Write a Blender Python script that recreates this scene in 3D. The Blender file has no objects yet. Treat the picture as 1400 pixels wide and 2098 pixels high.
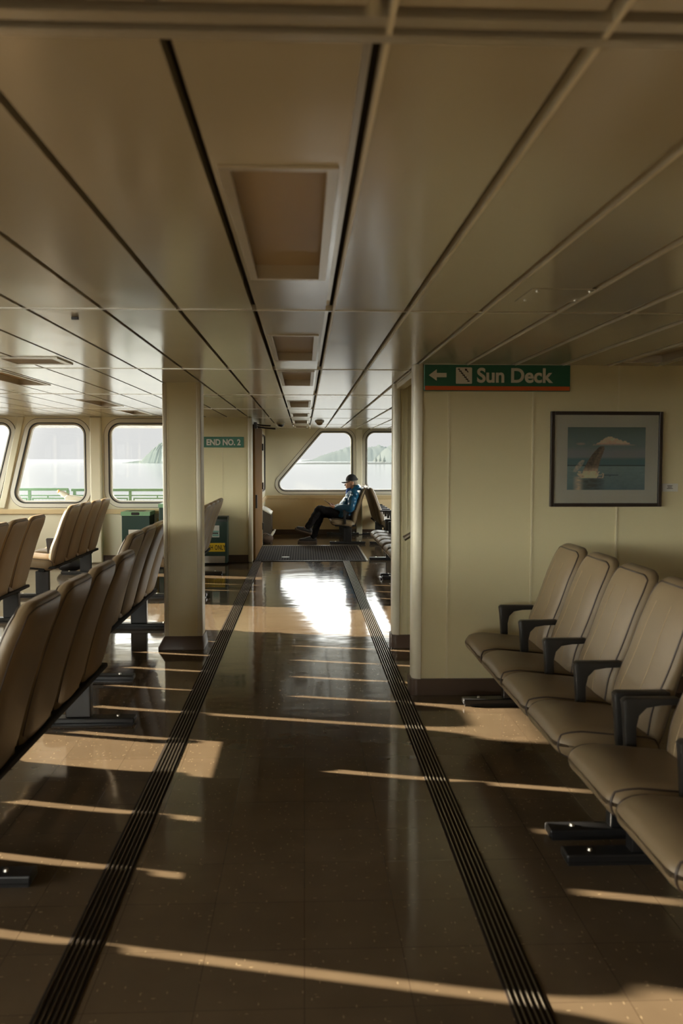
import bpy, bmesh, math, random
from mathutils import Vector, Matrix, noise as mnoise
random.seed(7)
PI = math.pi
SC = bpy.context.scene
COL = SC.collection

# ----------------------------------------------------------------- materials
def new_mat(name):
    m = bpy.data.materials.new(name); m.use_nodes = True
    nt = m.node_tree; b = nt.nodes['Principled BSDF']
    return m, nt, b

def mat(name, col, rough=.5, metal=0., spec=.5, bump=0., bscale=40., var=0., vscale=6., coat=0., coat_rough=.1, sheen=0.):
    m, nt, b = new_mat(name)
    b.inputs['Base Color'].default_value = (*col, 1)
    b.inputs['Roughness'].default_value = rough
    b.inputs['Metallic'].default_value = metal
    b.inputs['Specular IOR Level'].default_value = spec
    b.inputs['Coat Weight'].default_value = coat
    b.inputs['Coat Roughness'].default_value = coat_rough
    if sheen: b.inputs['Sheen Weight'].default_value = sheen
    tc = nt.nodes.new('ShaderNodeTexCoord')
    if bump:
        n = nt.nodes.new('ShaderNodeTexNoise'); n.inputs['Scale'].default_value = bscale; n.inputs['Detail'].default_value = 3
        bp = nt.nodes.new('ShaderNodeBump'); bp.inputs['Strength'].default_value = bump; bp.inputs['Distance'].default_value = .01
        nt.links.new(tc.outputs['Object'], n.inputs['Vector']); nt.links.new(n.outputs['Fac'], bp.inputs['Height'])
        nt.links.new(bp.outputs['Normal'], b.inputs['Normal'])
    if var:
        n = nt.nodes.new('ShaderNodeTexNoise'); n.inputs['Scale'].default_value = vscale; n.inputs['Detail'].default_value = 4
        mx = nt.nodes.new('ShaderNodeMixRGB'); mx.inputs['Color1'].default_value = (*[c*(1-var) for c in col], 1)
        mx.inputs['Color2'].default_value = (*[min(1, c*(1+var)) for c in col], 1)
        nt.links.new(tc.outputs['Object'], n.inputs['Vector']); nt.links.new(n.outputs['Fac'], mx.inputs['Fac'])
        nt.links.new(mx.outputs['Color'], b.inputs['Base Color'])
    return m

WALL = mat('cream_wall_panel', (.72, .655, .41), .42, bump=.02, bscale=3, var=.03, vscale=1.5)
WALLW = mat('pale_wall_paint', (.77, .735, .57), .4, bump=.02, bscale=4)
TRIMC = mat('cream_corner_trim', (.68, .64, .50), .3)
SEAM = mat('wall_seam', (.76, .70, .48), .3)
BASEB = mat('brown_vinyl_baseboard', (.085, .052, .034), .35)
RAILT = mat('tan_chair_rail', (.66, .52, .30), .4)
BLACK = mat('black_metal', (.012, .012, .013), .32, spec=.5)
BLACKM = mat('matt_black_steel', (.012, .012, .012), .75, spec=.15)
BLACKP = mat('black_plastic', (.016, .015, .014), .38)
GASK = mat('black_rubber_gasket', (.01, .01, .01), .5)
FRAME = mat('white_window_frame', (.74, .72, .64), .35)
STEEL = mat('brushed_steel', (.62, .60, .55), .3, metal=1.)
ALU = mat('aluminium_joint', (.62, .59, .50), .28, metal=.6)
VINYL = mat('taupe_vinyl', (.20, .145, .083), .42, spec=.45, bump=.10, bscale=220, var=.07, vscale=9)
PIPE = mat('dark_piping', (.045, .030, .022), .5)
STITCH = mat('pale_stitching', (.40, .30, .18), .6)
LENS = mat('tan_light_diffuser', (.46, .35, .20), .45, var=.05, vscale=3)
LFRAME = mat('light_frame_metal', (.55, .50, .40), .3, metal=.5)
DARKGAP = mat('dark_ceiling_void', (.05, .043, .032), .8)
GREEN = mat('sign_green', (.012, .13, .072), .4)
ORANGE = mat('sign_orange', (.62, .105, .018), .4)
SIGNW = mat('sign_white', (.72, .70, .62), .5)
BINDG = mat('dark_green_bin', (.016, .046, .036), .4, bump=.03, bscale=60)
BINLG = mat('light_green_lid', (.22, .42, .24), .4)
YELLOW = mat('yellow_plate', (.80, .55, .03), .4)
INK = mat('black_ink', (.012, .012, .012), .6)
RAILG = mat('green_deck_rail', (.05, .125, .072), .4)
WHITEM = mat('white_mesh', (.30, .30, .285), .6)
WOOD = mat('brown_door_wood', (.16, .085, .028), .7, spec=.05, var=.18, vscale=5)
MATM = mat('black_brown_mat', (.022, .016, .012), .9, spec=.1)
MATR = mat('mat_rib', (.045, .033, .023), .8, spec=.15)
SKIN = mat('skin', (.62, .33, .21), .45, var=.08, vscale=30)
HAIR = mat('grey_hair', (.24, .20, .15), .7, bump=.3, bscale=180)
JACK = mat('blue_rain_jacket', (.008, .080, .165), .30, spec=.5, bump=.12, bscale=16)
JACKL = mat('blue_shirt', (.01, .075, .34), .7)
PANTS = mat('black_trousers', (.009, .008, .0085), .85, spec=.15, bump=.15, bscale=25)
CAPM = mat('charcoal_cap', (.022, .021, .022), .8)
SHOE = mat('dark_shoe', (.014, .011, .010), .6)
SOLE = mat('brown_sole', (.07, .045, .03), .6)
PHONE = mat('phone_case', (.03, .03, .035), .3)
HEAT = mat('dark_heater_steel', (.085, .072, .060), .4, metal=.4)
BAGM = mat('brown_bag', (.075, .045, .030), .75, bump=.3, bscale=18)
PAPER = mat('white_paper', (.70, .69, .63), .6)
TEAL = mat('pale_teal_print', (.22, .45, .40), .6)
PFRAME = mat('black_brown_frame', (.022, .014, .011), .35)
HILLM = mat('hazy_green_hill', (.0295, .0345, .0355), .95, spec=0, var=.12, vscale=.01)
HILLD = mat('near_headland', (.032, .0385, .0375), .95, spec=0, var=.2, vscale=.03)
ROCKM = mat('shore_rock', (.025, .0275, .0275), .95, spec=0)
TREEM = mat('shore_tree', (.036, .042, .0415), .95, spec=0)
CONE = mat('orange_float', (.75, .25, .10), .5)
CAMG = mat('dark_glass_dome', (.01, .01, .012), .08)
TANP = mat('tan_plastic', (.50, .36, .17), .45)

def floor_mat():
    m, nt, b = new_mat('brown_tile_floor')
    N, L = nt.nodes, nt.links
    tc = N.new('ShaderNodeTexCoord')
    n1 = N.new('ShaderNodeTexNoise'); n1.inputs['Scale'].default_value = 5; n1.inputs['Detail'].default_value = 6
    r1 = N.new('ShaderNodeValToRGB'); r1.color_ramp.elements[0].color = (.090, .064, .039, 1); r1.color_ramp.elements[1].color = (.136, .099, .062, 1)
    L.new(tc.outputs['Object'], n1.inputs['Vector']); L.new(n1.outputs['Fac'], r1.inputs['Fac'])
    # light flecks, stretched along x in one tile and along y in another
    last = r1.outputs['Color']
    for k, (sx, sy) in enumerate(((26, 75), (80, 24))):
        mp = N.new('ShaderNodeMapping'); mp.inputs['Scale'].default_value = (sx, sy, 1); mp.inputs['Location'].default_value = (k*3.3, k*7.7, 0)
        v = N.new('ShaderNodeTexVoronoi'); v.inputs['Scale'].default_value = 1; v.inputs['Randomness'].default_value = 1
        L.new(tc.outputs['Object'], mp.inputs['Vector']); L.new(mp.outputs['Vector'], v.inputs['Vector'])
        lt = N.new('ShaderNodeMath'); lt.operation = 'LESS_THAN'; lt.inputs[1].default_value = .17
        L.new(v.outputs['Distance'], lt.inputs[0])
        sp = N.new('ShaderNodeSeparateColor'); L.new(v.outputs['Color'], sp.inputs['Color'])
        gt = N.new('ShaderNodeMath'); gt.operation = 'GREATER_THAN'; gt.inputs[1].default_value = .80
        L.new(sp.outputs[0], gt.inputs[0])
        ml = N.new('ShaderNodeMath'); ml.operation = 'MULTIPLY'; L.new(lt.outputs[0], ml.inputs[0]); L.new(gt.outputs[0], ml.inputs[1])
        ms = N.new('ShaderNodeMath'); ms.operation = 'MULTIPLY'; ms.inputs[1].default_value = .75; L.new(ml.outputs[0], ms.inputs[0])
        mx = N.new('ShaderNodeMixRGB'); mx.inputs['Color2'].default_value = (.30, .23, .14, 1)
        L.new(ms.outputs[0], mx.inputs['Fac']); L.new(last, mx.inputs['Color1']); last = mx.outputs['Color']
    br = N.new('ShaderNodeTexBrick'); br.offset = 0; br.inputs['Scale'].default_value = 1
    br.inputs['Brick Width'].default_value = .3048; br.inputs['Row Height'].default_value = .3048
    br.inputs['Mortar Size'].default_value = .0011; br.inputs['Mortar Smooth'].default_value = .3
    br.inputs['Color1'].default_value = (1, 1, 1, 1); br.inputs['Color2'].default_value = (.90, .90, .90, 1); br.inputs['Mortar'].default_value = (.45, .42, .40, 1)
    L.new(tc.outputs['Object'], br.inputs['Vector'])
    mm = N.new('ShaderNodeMixRGB'); mm.blend_type = 'MULTIPLY'; mm.inputs['Fac'].default_value = 1
    L.new(last, mm.inputs['Color1']); L.new(br.outputs['Color'], mm.inputs['Color2'])
    L.new(mm.outputs['Color'], b.inputs['Base Color'])
    b.inputs['Roughness'].default_value = .16; b.inputs['Specular IOR Level'].default_value = .36
    n2 = N.new('ShaderNodeTexNoise'); n2.inputs['Scale'].default_value = 2.2; n2.inputs['Detail'].default_value = 2
    mp2 = N.new('ShaderNodeMapping'); mp2.inputs['Scale'].default_value = (1, 1.6, 1)
    L.new(tc.outputs['Object'], mp2.inputs['Vector']); L.new(mp2.outputs['Vector'], n2.inputs['Vector'])
    bp = N.new('ShaderNodeBump'); bp.inputs['Strength'].default_value = .17; bp.inputs['Distance'].default_value = .012
    L.new(n2.outputs['Fac'], bp.inputs['Height']); L.new(bp.outputs['Normal'], b.inputs['Normal'])
    # scuffs vary the gloss
    n3 = N.new('ShaderNodeTexNoise'); n3.inputs['Scale'].default_value = 7; n3.inputs['Detail'].default_value = 5
    mr = N.new('ShaderNodeMapRange'); mr.inputs['To Min'].default_value = .045; mr.inputs['To Max'].default_value = .12
    L.new(tc.outputs['Object'], n3.inputs['Vector']); L.new(n3.outputs['Fac'], mr.inputs['Value']); L.new(mr.outputs['Result'], b.inputs['Roughness'])
    return m
FLOOR = floor_mat()

def ceil_mat():
    m, nt, b = new_mat('glossy_ceiling_panel')
    N, L = nt.nodes, nt.links
    b.inputs['Base Color'].default_value = (.49, .465, .37, 1)
    b.inputs['Roughness'].default_value = .17; b.inputs['Specular IOR Level'].default_value = 1.0
    tc = N.new('ShaderNodeTexCoord')
    mp = N.new('ShaderNodeMapping'); mp.inputs['Scale'].default_value = (2.0, .9, 1)
    n = N.new('ShaderNodeTexNoise'); n.inputs['Scale'].default_value = 1.3; n.inputs['Detail'].default_value = 2
    L.new(tc.outputs['Object'], mp.inputs['Vector']); L.new(mp.outputs['Vector'], n.inputs['Vector'])
    bp = N.new('ShaderNodeBump'); bp.inputs['Strength'].default_value = .22; bp.inputs['Distance'].default_value = .02
    L.new(n.outputs['Fac'], bp.inputs['Height']); L.new(bp.outputs['Normal'], b.inputs['Normal'])
    return m
CEIL = ceil_mat()

def glass_mat():
    m = bpy.data.materials.new('window_glass'); m.use_nodes = True
    nt = m.node_tree; N, L = nt.nodes, nt.links
    N.remove(N['Principled BSDF'])
    t = N.new('ShaderNodeBsdfTransparent'); t.inputs['Color'].default_value = (.97, .98, .97, 1)
    g = N.new('ShaderNodeBsdfGlossy'); g.inputs['Roughness'].default_value = .01
    f = N.new('ShaderNodeFresnel'); f.inputs['IOR'].default_value = 1.3
    mx = N.new('ShaderNodeMixShader')
    L.new(f.outputs[0], mx.inputs[0]); L.new(t.outputs[0], mx.inputs[1]); L.new(g.outputs[0], mx.inputs[2])
    L.new(mx.outputs[0], N['Material Output'].inputs['Surface'])
    return m
GLASS = glass_mat()

def sea_mat():
    m, nt, b = new_mat('sea_water')
    N, L = nt.nodes, nt.links
    b.inputs['Base Color'].default_value = (.018, .021, .023, 1); b.inputs['Roughness'].default_value = .10; b.inputs['IOR'].default_value = 1.34
    tc = N.new('ShaderNodeTexCoord'); n = N.new('ShaderNodeTexNoise'); n.inputs['Scale'].default_value = .25; n.inputs['Detail'].default_value = 5
    mp = N.new('ShaderNodeMapping'); mp.inputs['Scale'].default_value = (1, .4, 1)
    L.new(tc.outputs['Object'], mp.inputs['Vector']); L.new(mp.outputs['Vector'], n.inputs['Vector'])
    bp = N.new('ShaderNodeBump'); bp.inputs['Strength'].default_value = .06; bp.inputs['Distance'].default_value = .3
    L.new(n.outputs['Fac'], bp.inputs['Height']); L.new(bp.outputs['Normal'], b.inputs['Normal'])
    return m
SEA = sea_mat()

# ------------------------------------------------------------------- helpers
def tag(o, label=None, cat=None, group=None, kind=None):
    if label: o['label'] = label
    if cat: o['category'] = cat
    if group: o['group'] = group
    if kind: o['kind'] = kind
    return o

def empty(name, loc=(0, 0, 0), rz=0, **kw):
    o = bpy.data.objects.new(name, None); COL.objects.link(o)
    o.empty_display_size = .1
    o.location = loc; o.rotation_euler = (0, 0, rz)
    return tag(o, **kw)

def smooth_mesh(me, ang=35):
    for p in me.polygons: p.use_smooth = True
    try: me.set_sharp_from_angle(angle=math.radians(ang))
    except Exception: pass

def link(name, me, m=None, parent=None, smooth=0, **kw):
    if m is not None and not me.materials:
        for x in (m if isinstance(m, (list, tuple)) else [m]): me.materials.append(x)
    if smooth: smooth_mesh(me, smooth)
    o = bpy.data.objects.new(name, me); COL.objects.link(o)
    if parent is not None: o.parent = parent
    return tag(o, **kw)

class MB:
    def __init__(s): s.bm = bmesh.new()
    def box(s, x0, x1, y0, y1, z0, z1, bev=0, seg=2, M=None):
        x0, x1 = min(x0, x1), max(x0, x1); y0, y1 = min(y0, y1), max(y0, y1); z0, z1 = min(z0, z1), max(z0, z1)
        v = [s.bm.verts.new(p) for p in ((x0,y0,z0),(x1,y0,z0),(x1,y1,z0),(x0,y1,z0),(x0,y0,z1),(x1,y0,z1),(x1,y1,z1),(x0,y1,z1))]
        fs = [s.bm.faces.new([v[i] for i in f]) for f in ((3,2,1,0),(4,5,6,7),(0,1,5,4),(1,2,6,5),(2,3,7,6),(3,0,4,7))]
        if bev:
            es = list({e for f in fs for e in f.edges})
            r = bmesh.ops.bevel(s.bm, geom=es, offset=bev, segments=seg, affect='EDGES', profile=.5)
            v = list({w for f in r['faces'] for w in f.verts} | {w for w in v if w.is_valid})
        if M is not None: bmesh.ops.transform(s.bm, matrix=M, verts=v)
        return s
    def prism(s, pts, axis, a, b, bev=0, seg=2):
        """2-D polygon swept along an axis; for axis y pts are (x,z), x -> (y,z), z -> (x,y)"""
        def P(p, t): return {'x': (t, p[0], p[1]), 'y': (p[0], t, p[1]), 'z': (p[0], p[1], t)}[axis]
        A = [s.bm.verts.new(P(p, a)) for p in pts]; B = [s.bm.verts.new(P(p, b)) for p in pts]
        n = len(pts); fs = [s.bm.faces.new(A), s.bm.faces.new(B[::-1])]
        for i in range(n): fs.append(s.bm.faces.new((A[(i+1) % n], A[i], B[i], B[(i+1) % n])))
        bmesh.ops.recalc_face_normals(s.bm, faces=fs)
        if bev:
            es = list({e for f in fs[:2] for e in f.edges})
            bmesh.ops.bevel(s.bm, geom=es, offset=bev, segments=seg, affect='EDGES', profile=.5)
        return s
    def tube(s, pts, r, n=8, closed=False, caps=True):
        pts = [Vector(p) for p in pts]; rs = r if isinstance(r, (list, tuple)) else [r]*len(pts)
        rings = []; N = len(pts); up = None
        for i, p in enumerate(pts):
            if closed: t = pts[(i+1) % N] - pts[i-1]
            else: t = pts[min(i+1, N-1)] - pts[max(i-1, 0)]
            t.normalize()
            if up is None:
                up = Vector((0, 0, 1)) if abs(t.z) < .9 else Vector((1, 0, 0))
            u = (up - t*up.dot(t)).normalized(); w = t.cross(u); up = u
            rings.append([s.bm.verts.new(p + (u*math.cos(2*PI*k/n) + w*math.sin(2*PI*k/n))*rs[i]) for k in range(n)])
        for i in range(N if closed else N-1):
            A, B = rings[i], rings[(i+1) % N]
            for k in range(n): s.bm.faces.new((A[k], A[(k+1) % n], B[(k+1) % n], B[k]))
        if caps and not closed:
            s.bm.faces.new(rings[0][::-1]); s.bm.faces.new(rings[-1])
        return s
    def cyl(s, p0, p1, r0, r1=None, n=20):
        return s.tube([p0, p1], [r0, r0 if r1 is None else r1], n)
    def sphere(s, c, r, sc=(1, 1, 1), n=16, M=None):
        m = Matrix.Translation(c) @ (M if M is not None else Matrix.Identity(4)) @ Matrix.Diagonal((r*sc[0], r*sc[1], r*sc[2], 1))
        bmesh.ops.create_uvsphere(s.bm, u_segments=n, v_segments=max(6, n//2), radius=1, matrix=m)
        return s
    def mesh(s, name='m'):
        me = bpy.data.meshes.new(name); s.bm.to_mesh(me); s.bm.free(); return me
    def build(s, name, m, parent=None, smooth=0, **kw):
        return link(name, s.mesh(name), m, parent, smooth, **kw)

def conv(obj):
    """evaluated copy of a temporary object as a plain mesh; the temporary goes"""
    COL.objects.link(obj)
    dg = bpy.context.evaluated_depsgraph_get(); dg.update()
    me = bpy.data.meshes.new_from_object(obj.evaluated_get(dg))
    d = obj.data; t = obj.type
    bpy.data.objects.remove(obj)
    (bpy.data.meshes if t == 'MESH' else bpy.data.curves).remove(d)
    return me

def plate_mesh(loops, thick, M):
    """flat plate with holes: loops of (u,v), centred thickness along the plate normal, moved by matrix M"""
    cu = bpy.data.curves.new('tmp', 'CURVE'); cu.dimensions = '2D'; cu.fill_mode = 'BOTH'; cu.extrude = thick/2
    for lp in loops:
        sp = cu.splines.new('POLY'); sp.points.add(len(lp)-1); sp.use_cyclic_u = True
        for i, (u, v) in enumerate(lp): sp.points[i].co = (u, v, 0, 1)
    me = conv(bpy.data.objects.new('tmp', cu))
    me.transform(M)
    return me

def text_mesh(body, size, thick, M, align='LEFT', bold=0., squeeze=1., spacing=1.):
    cu = bpy.data.curves.new('tmp', 'FONT'); cu.body = body; cu.size = size; cu.extrude = thick/2
    cu.align_x = align; cu.offset = bold; cu.space_character = spacing; cu.resolution_u = 6
    me = conv(bpy.data.objects.new('tmp', cu))
    me.transform(M @ Matrix.Diagonal((squeeze, 1, 1, 1)))
    return me

def face_front(x, y, z):      # plate (u,v) -> world X,Z with the normal towards -Y
    return Matrix(((1, 0, 0, x), (0, 0, -1, y), (0, 1, 0, z), (0, 0, 0, 1)))
def face_x(x, y, z):          # plate (u,v) -> world Y,Z, normal along +X
    return Matrix(((0, 0, 1, x), (1, 0, 0, y), (0, 1, 0, z), (0, 0, 0, 1)))

def rounded(pts, rad, seg=8):
    """polygon with rounded corners"""
    out = []; n = len(pts)
    for i in range(n):
        p = Vector(pts[i]); a = (Vector(pts[i-1])-p); b = (Vector(pts[(i+1) % n])-p)
        a.normalize(); b.normalize()
        r = rad[i] if isinstance(rad, (list, tuple)) else rad
        ang = a.angle(b); d = r/math.tan(ang/2)
        bis = (a+b).normalized(); c = p + bis*(r/math.sin(ang/2))
        p0 = p + a*d - c; p1 = p + b*d - c
        t0 = math.atan2(p0.y, p0.x); t1 = math.atan2(p1.y, p1.x)
        dt = (t1-t0+PI) % (2*PI)-PI
        for k in range(seg+1):
            t = t0+dt*k/seg; out.append((c.x+r*math.cos(t), c.y+r*math.sin(t)))
    return out

def inset(pts, rad, d, seg=8):
    """offset polygon inward by d (outward if negative), rounding kept parallel"""
    n = len(pts); q = []
    A = sum(pts[i][0]*pts[(i+1) % n][1]-pts[(i+1) % n][0]*pts[i][1] for i in range(n))
    sg = 1 if A > 0 else -1
    for i in range(n):
        p, a, b = Vector(pts[i]), Vector(pts[i-1]), Vector(pts[(i+1) % n])
        e1 = (p-a).normalized(); e2 = (b-p).normalized()
        n1 = Vector((-e1.y, e1.x))*sg; n2 = Vector((-e2.y, e2.x))*sg
        k = (n1+n2); k = k/k.dot(n1)
        q.append(tuple(p+k*d))
    rr = [max(.004, (rad[i] if isinstance(rad, (list, tuple)) else rad)-d) for i in range(n)]
    return rounded(q, rr, seg)

def rbox(hx, hy, hz, rx, ry, rz, n=(12, 12, 10), deform=None):
    """rounded box as a grid mesh, with a deform(Vector)->Vector afterwards"""
    bm = bmesh.new()
    def grid(k, h, r):
        # more rows near the rounded rims
        c = []
        for i in range(5): c.append(-h + r*(1-math.cos(i/4*PI/2)) if r > 0 else -h)
        m = max(1, k-8)
        inn = [(-h+r)+(2*h-2*r)*j/m for j in range(1, m)]
        return c + inn + [-x for x in c[::-1]]
    X, Y, Z = grid(n[0], hx, rx), grid(n[1], hy, ry), grid(n[2], hz, rz)
    vm = {}
    def V(x, y, z):
        k = (round(x, 6), round(y, 6), round(z, 6))
        if k not in vm: vm[k] = bm.verts.new(map_pt(Vector((x, y, z))))
        return vm[k]
    def map_pt(p):
        h = (hx, hy, hz); r = (rx, ry, rz)
        inner = Vector([max(-(h[i]-r[i]), min(h[i]-r[i], p[i])) for i in range(3)])
        d = Vector([(p[i]-inner[i])/r[i] for i in range(3)])
        if d.length > 1e-9:
            d.normalize(); p = inner + Vector([d[i]*r[i] for i in range(3)])
        return deform(p) if deform else p
    def faces(A, B, f):
        for i in range(len(A)-1):
            for j in range(len(B)-1):
                vs = [V(*f(A[i], B[j])), V(*f(A[i+1], B[j])), V(*f(A[i+1], B[j+1])), V(*f(A[i], B[j+1]))]
                if len(set(vs)) == 4:
                    try: bm.faces.new(vs)
                    except ValueError: pass
    for s in (-1, 1):
        faces(X, Y, lambda a, b: (a, b, s*hz)); faces(X, Z, lambda a, b: (a, s*hy, b)); faces(Y, Z, lambda a, b: (s*hx, a, b))
    bmesh.ops.remove_doubles(bm, verts=bm.verts, dist=1e-5)
    bmesh.ops.recalc_face_normals(bm, faces=bm.faces)
    me = bpy.data.meshes.new('rbox'); bm.to_mesh(me); bm.free()
    for p in me.polygons: p.use_smooth = True
    return me, map_pt

# --------------------------------------------------------------- measurements
C = 2.121            # ceiling height
LAT = .3048          # ceiling panel width
X0 = .1068           # a ceiling joint
JY = [1.277+2.4428*k for k in range(-3, 8)]     # cross joints
YN, YP, YE, YF = 5.78, 7.25, 13.35, 18.28         # stair wall, pillar, end wall, far wall
XL = -5.4            # outer side wall on the left
XR, XRF = 3.2, 4.4

# ---------------------------------------------------------------------- floor
fl = MB(); fl.box(XL-.1, XRF+.1, -5.1, YF+.1, -.06, 0)
fl.build('floor', FLOOR, kind='structure')
MB().box(XL-4, XRF+3, YE+.08, YF+14, -.16, -.062).build('trim_1', mat('grey_outer_deck', (.075, .078, .074), .7), kind='structure')

# -------------------------------------------------------------------- ceiling
lights_mid = [(1.91, 3.06), (4.45, 5.56), (6.265, 7.462), (9.465, 10.60), (12.11, 12.95), (14.26, 15.43), (16.75, 17.6)]
LX0, LX1 = -.165, .060
side_lights = [(-2.32, -2.075, 6.40, 7.54), (-2.32, -2.075, 9.45, 10.55), (-2.32, -2.075, 11.5, 12.5), (1.975, 2.205, 4.45, 5.55)]
vent_rect = (-1.83, -1.475, 5.50, 5.86)
holes = [(LX0, LX1, a, b) for a, b in lights_mid] + side_lights + [vent_rect]
cm = MB()
g = .009
k0, k1 = int((XL-X0)/LAT)-1, int((XRF-X0)/LAT)+1
for k in range(k0, k1+1):
    a, b = X0+k*LAT+g, X0+(k+1)*LAT-g
    if k == -1: b = X0-.021
    a, b = max(a, XL), min(b, XRF)
    if b-a < .02: continue
    for j in range(len(JY)-1):
        wj = lambda y: .042 if abs(y-1.277) < .01 else .008
        y0, y1 = JY[j]+wj(JY[j]), JY[j+1]-wj(JY[j+1])
        y0, y1 = max(y0, -5), min(y1, YF)
        if y1 <= y0: continue
        hs = sorted([h for h in holes if h[0] < b-.01 and h[1] > a+.01 and h[2] < y1 and h[3] > y0], key=lambda h: h[2])
        rects = []; cur = y0
        for h in hs:
            ha, hb = max(h[2], y0), min(h[3], y1)
            rects.append((a, b, cur, ha))
            if h[0] > a: rects.append((a, h[0], ha, hb))
            if h[1] < b: rects.append((h[1], b, ha, hb))
            cur = hb
        rects.append((a, b, cur, y1))
        for r in rects:
            if r[1]-r[0] > .002 and r[3]-r[2] > .002:
                cm.box(r[0], r[1], r[2], r[3], C, C+.03)
ceiling = cm.build('ceiling', CEIL, kind='structure')
MB().box(XL, XRF, -5, YF, C+.065, C+.12).build('void', DARKGAP, ceiling, label='dark void above the panels')
jb = MB()
for j, y in enumerate(JY):
    if y < -4.9 or y > YF: continue
    if abs(y-1.277) < .01:
        jb.box(XL, XRF, 1.258, 1.287, C-.004, C+.03)
        jb.box(XL, XRF, 1.300, 1.322, C-.010, C+.01)
    else:
        jb.box(XL, XRF, y-.012, y+.004, C-.003, C+.02)
jb.build('joint_strip', ALU, ceiling)
lp = MB()
for k in range(k0, k1+1):
    x = X0+k*LAT
    if .05 < x < XRF-.02: lp.box(x+.0085, x+.0165, -5, YF, C-.007, C+.02)
lp.build('panel_lip', mat('lip_highlight', (.80, .77, .64), .35), ceiling)  # pale colour paints in the light these edges catch, right-hand joints only
MB().box(X0-.019, X0-.004, -5, YF, C+.022, C+.03).build('service_channel', ALU, ceiling)

# recessed lights
near = ['nearest and largest recessed light panel in the central ceiling strip',
        'second recessed light panel along the central ceiling strip, just beyond the first cross joint',
        'third recessed light panel of the central ceiling strip, above the two pillars',
        'fourth recessed light panel of the central ceiling strip, beyond the pillars',
        'fifth recessed light panel of the central ceiling strip, before the end wall',
        'sixth recessed light panel of the central ceiling strip, above the doorway mat',
        'last small recessed light panel of the central ceiling strip, closest to the far windows',
        'tan recessed ceiling light left of the aisle, nearest one by the air vent',
        'tan recessed ceiling light left of the aisle, middle one of three over the left lounge',
        'tan recessed ceiling light left of the aisle, farthest one by the end windows',
        'unlit recessed ceiling light over the right seats near the framed picture']
def ceil_light(x0, x1, y0, y1, label):
    t = empty('ceiling_light', ((x0+x1)/2, (y0+y1)/2, C), label=label, cat='ceiling light', group='recessed ceiling light panels')
    cx, cy = (x1-x0)/2, (y1-y0)/2
    f = MB(); w = .012
    for (a, b, c, d) in ((-cx-.012, -cx+w, -cy-.012, cy+.012), (cx-w, cx+.012, -cy-.012, cy+.012), (-cx+w, cx-w, -cy-.012, -cy+w), (-cx+w, cx-w, cy-w, cy+.012)):
        f.box(a, b, c, d, -.006, 0, bev=.001)
    for (a, b, c, d) in ((-cx+.001, -cx+.004, -cy+.002, cy-.002), (cx-.004, cx-.001, -cy+.002, cy-.002), (-cx+.004, cx-.004, -cy+.001, -cy+.004), (-cx+.004, cx-.004, cy-.004, cy-.001)):
        f.box(a, b, c, d, 0, .045)
    f.build('frame', LFRAME, t)
    MB().box(-cx+.003, cx-.003, -cy+.003, cy-.003, .042, .048).build('diffuser', LENS, t)
for i, (a, b) in enumerate(lights_mid): ceil_light(LX0, LX1, a, b, near[i])
for i, h in enumerate(side_lights): ceil_light(*h, near[7+i])
# air vent
t = empty('air_vent', (-1.652, 5.68, C), label='square louvred air vent in the ceiling left of the pillar', cat='air vent')
f = MB()
for (a, b, c, d) in ((-.19, -.15, -.19, .19), (.15, .19, -.19, .19), (-.15, .15, -.19, -.15), (-.15, .15, .15, .19)): f.box(a, b, c, d, -.008, .0, bev=.001)
f.build('frame', ALU, t)
f = MB()
for k in range(11): f.box(-.148, .148, -.142+k*.026, -.128+k*.026, -.004, .02)
f.build('louvre', LENS, t)
MB().box(-.17, .17, -.17, .17, .03, .036).build('backing', DARKGAP, t)
# access panels and small ceiling fittings
f = MB(); f.box(.80, 1.05, 3.20, 3.46, C-.003, C-.0005)
t = f.build('access_panel', CEIL, label='flush screwed access panel in the ceiling above the right aisle', cat='access panel')
for x in (.83, 1.02):
    for y in (3.24, 3.42): MB().cyl((x, y, C-.006), (x, y, C-.003), .006, n=10).build('screw', ALU, t)
MB().box(-.985, -.955, 3.93, 3.945, C-.012, C, bev=.002).build('ceiling_clip', BLACKP, label='tiny dark clip stuck to the ceiling left of the aisle', cat='clip')
def dome(x, y, label, cat, m1, m2, name, r=.075):
    t = empty(name, (x, y, C), label=label, cat=cat)
    MB().cyl((0, 0, 0), (0, 0, -.03), r, r*.92, 24).build('housing', m1, t, 40)
    MB().sphere((0, 0, -.03), r*.72, (1, 1, .8), 20).build('lens', m2, t, 60)
dome(-.386, 15.3, 'dark domed security camera on the ceiling beyond the doorway', 'security camera', WALLW, CAMG, 'security_camera')
dome(.245, 14.42, 'round tan smoke detector on the ceiling beyond the doorway', 'smoke detector', WALLW, TANP, 'smoke_detector')

# ---------------------------------------------------------------------- walls
def wall_with(name, loop, holes, thick, M, m, **kw):
    return link(name, plate_mesh([loop]+holes, thick, M), m, kind='structure', **kw)

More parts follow.
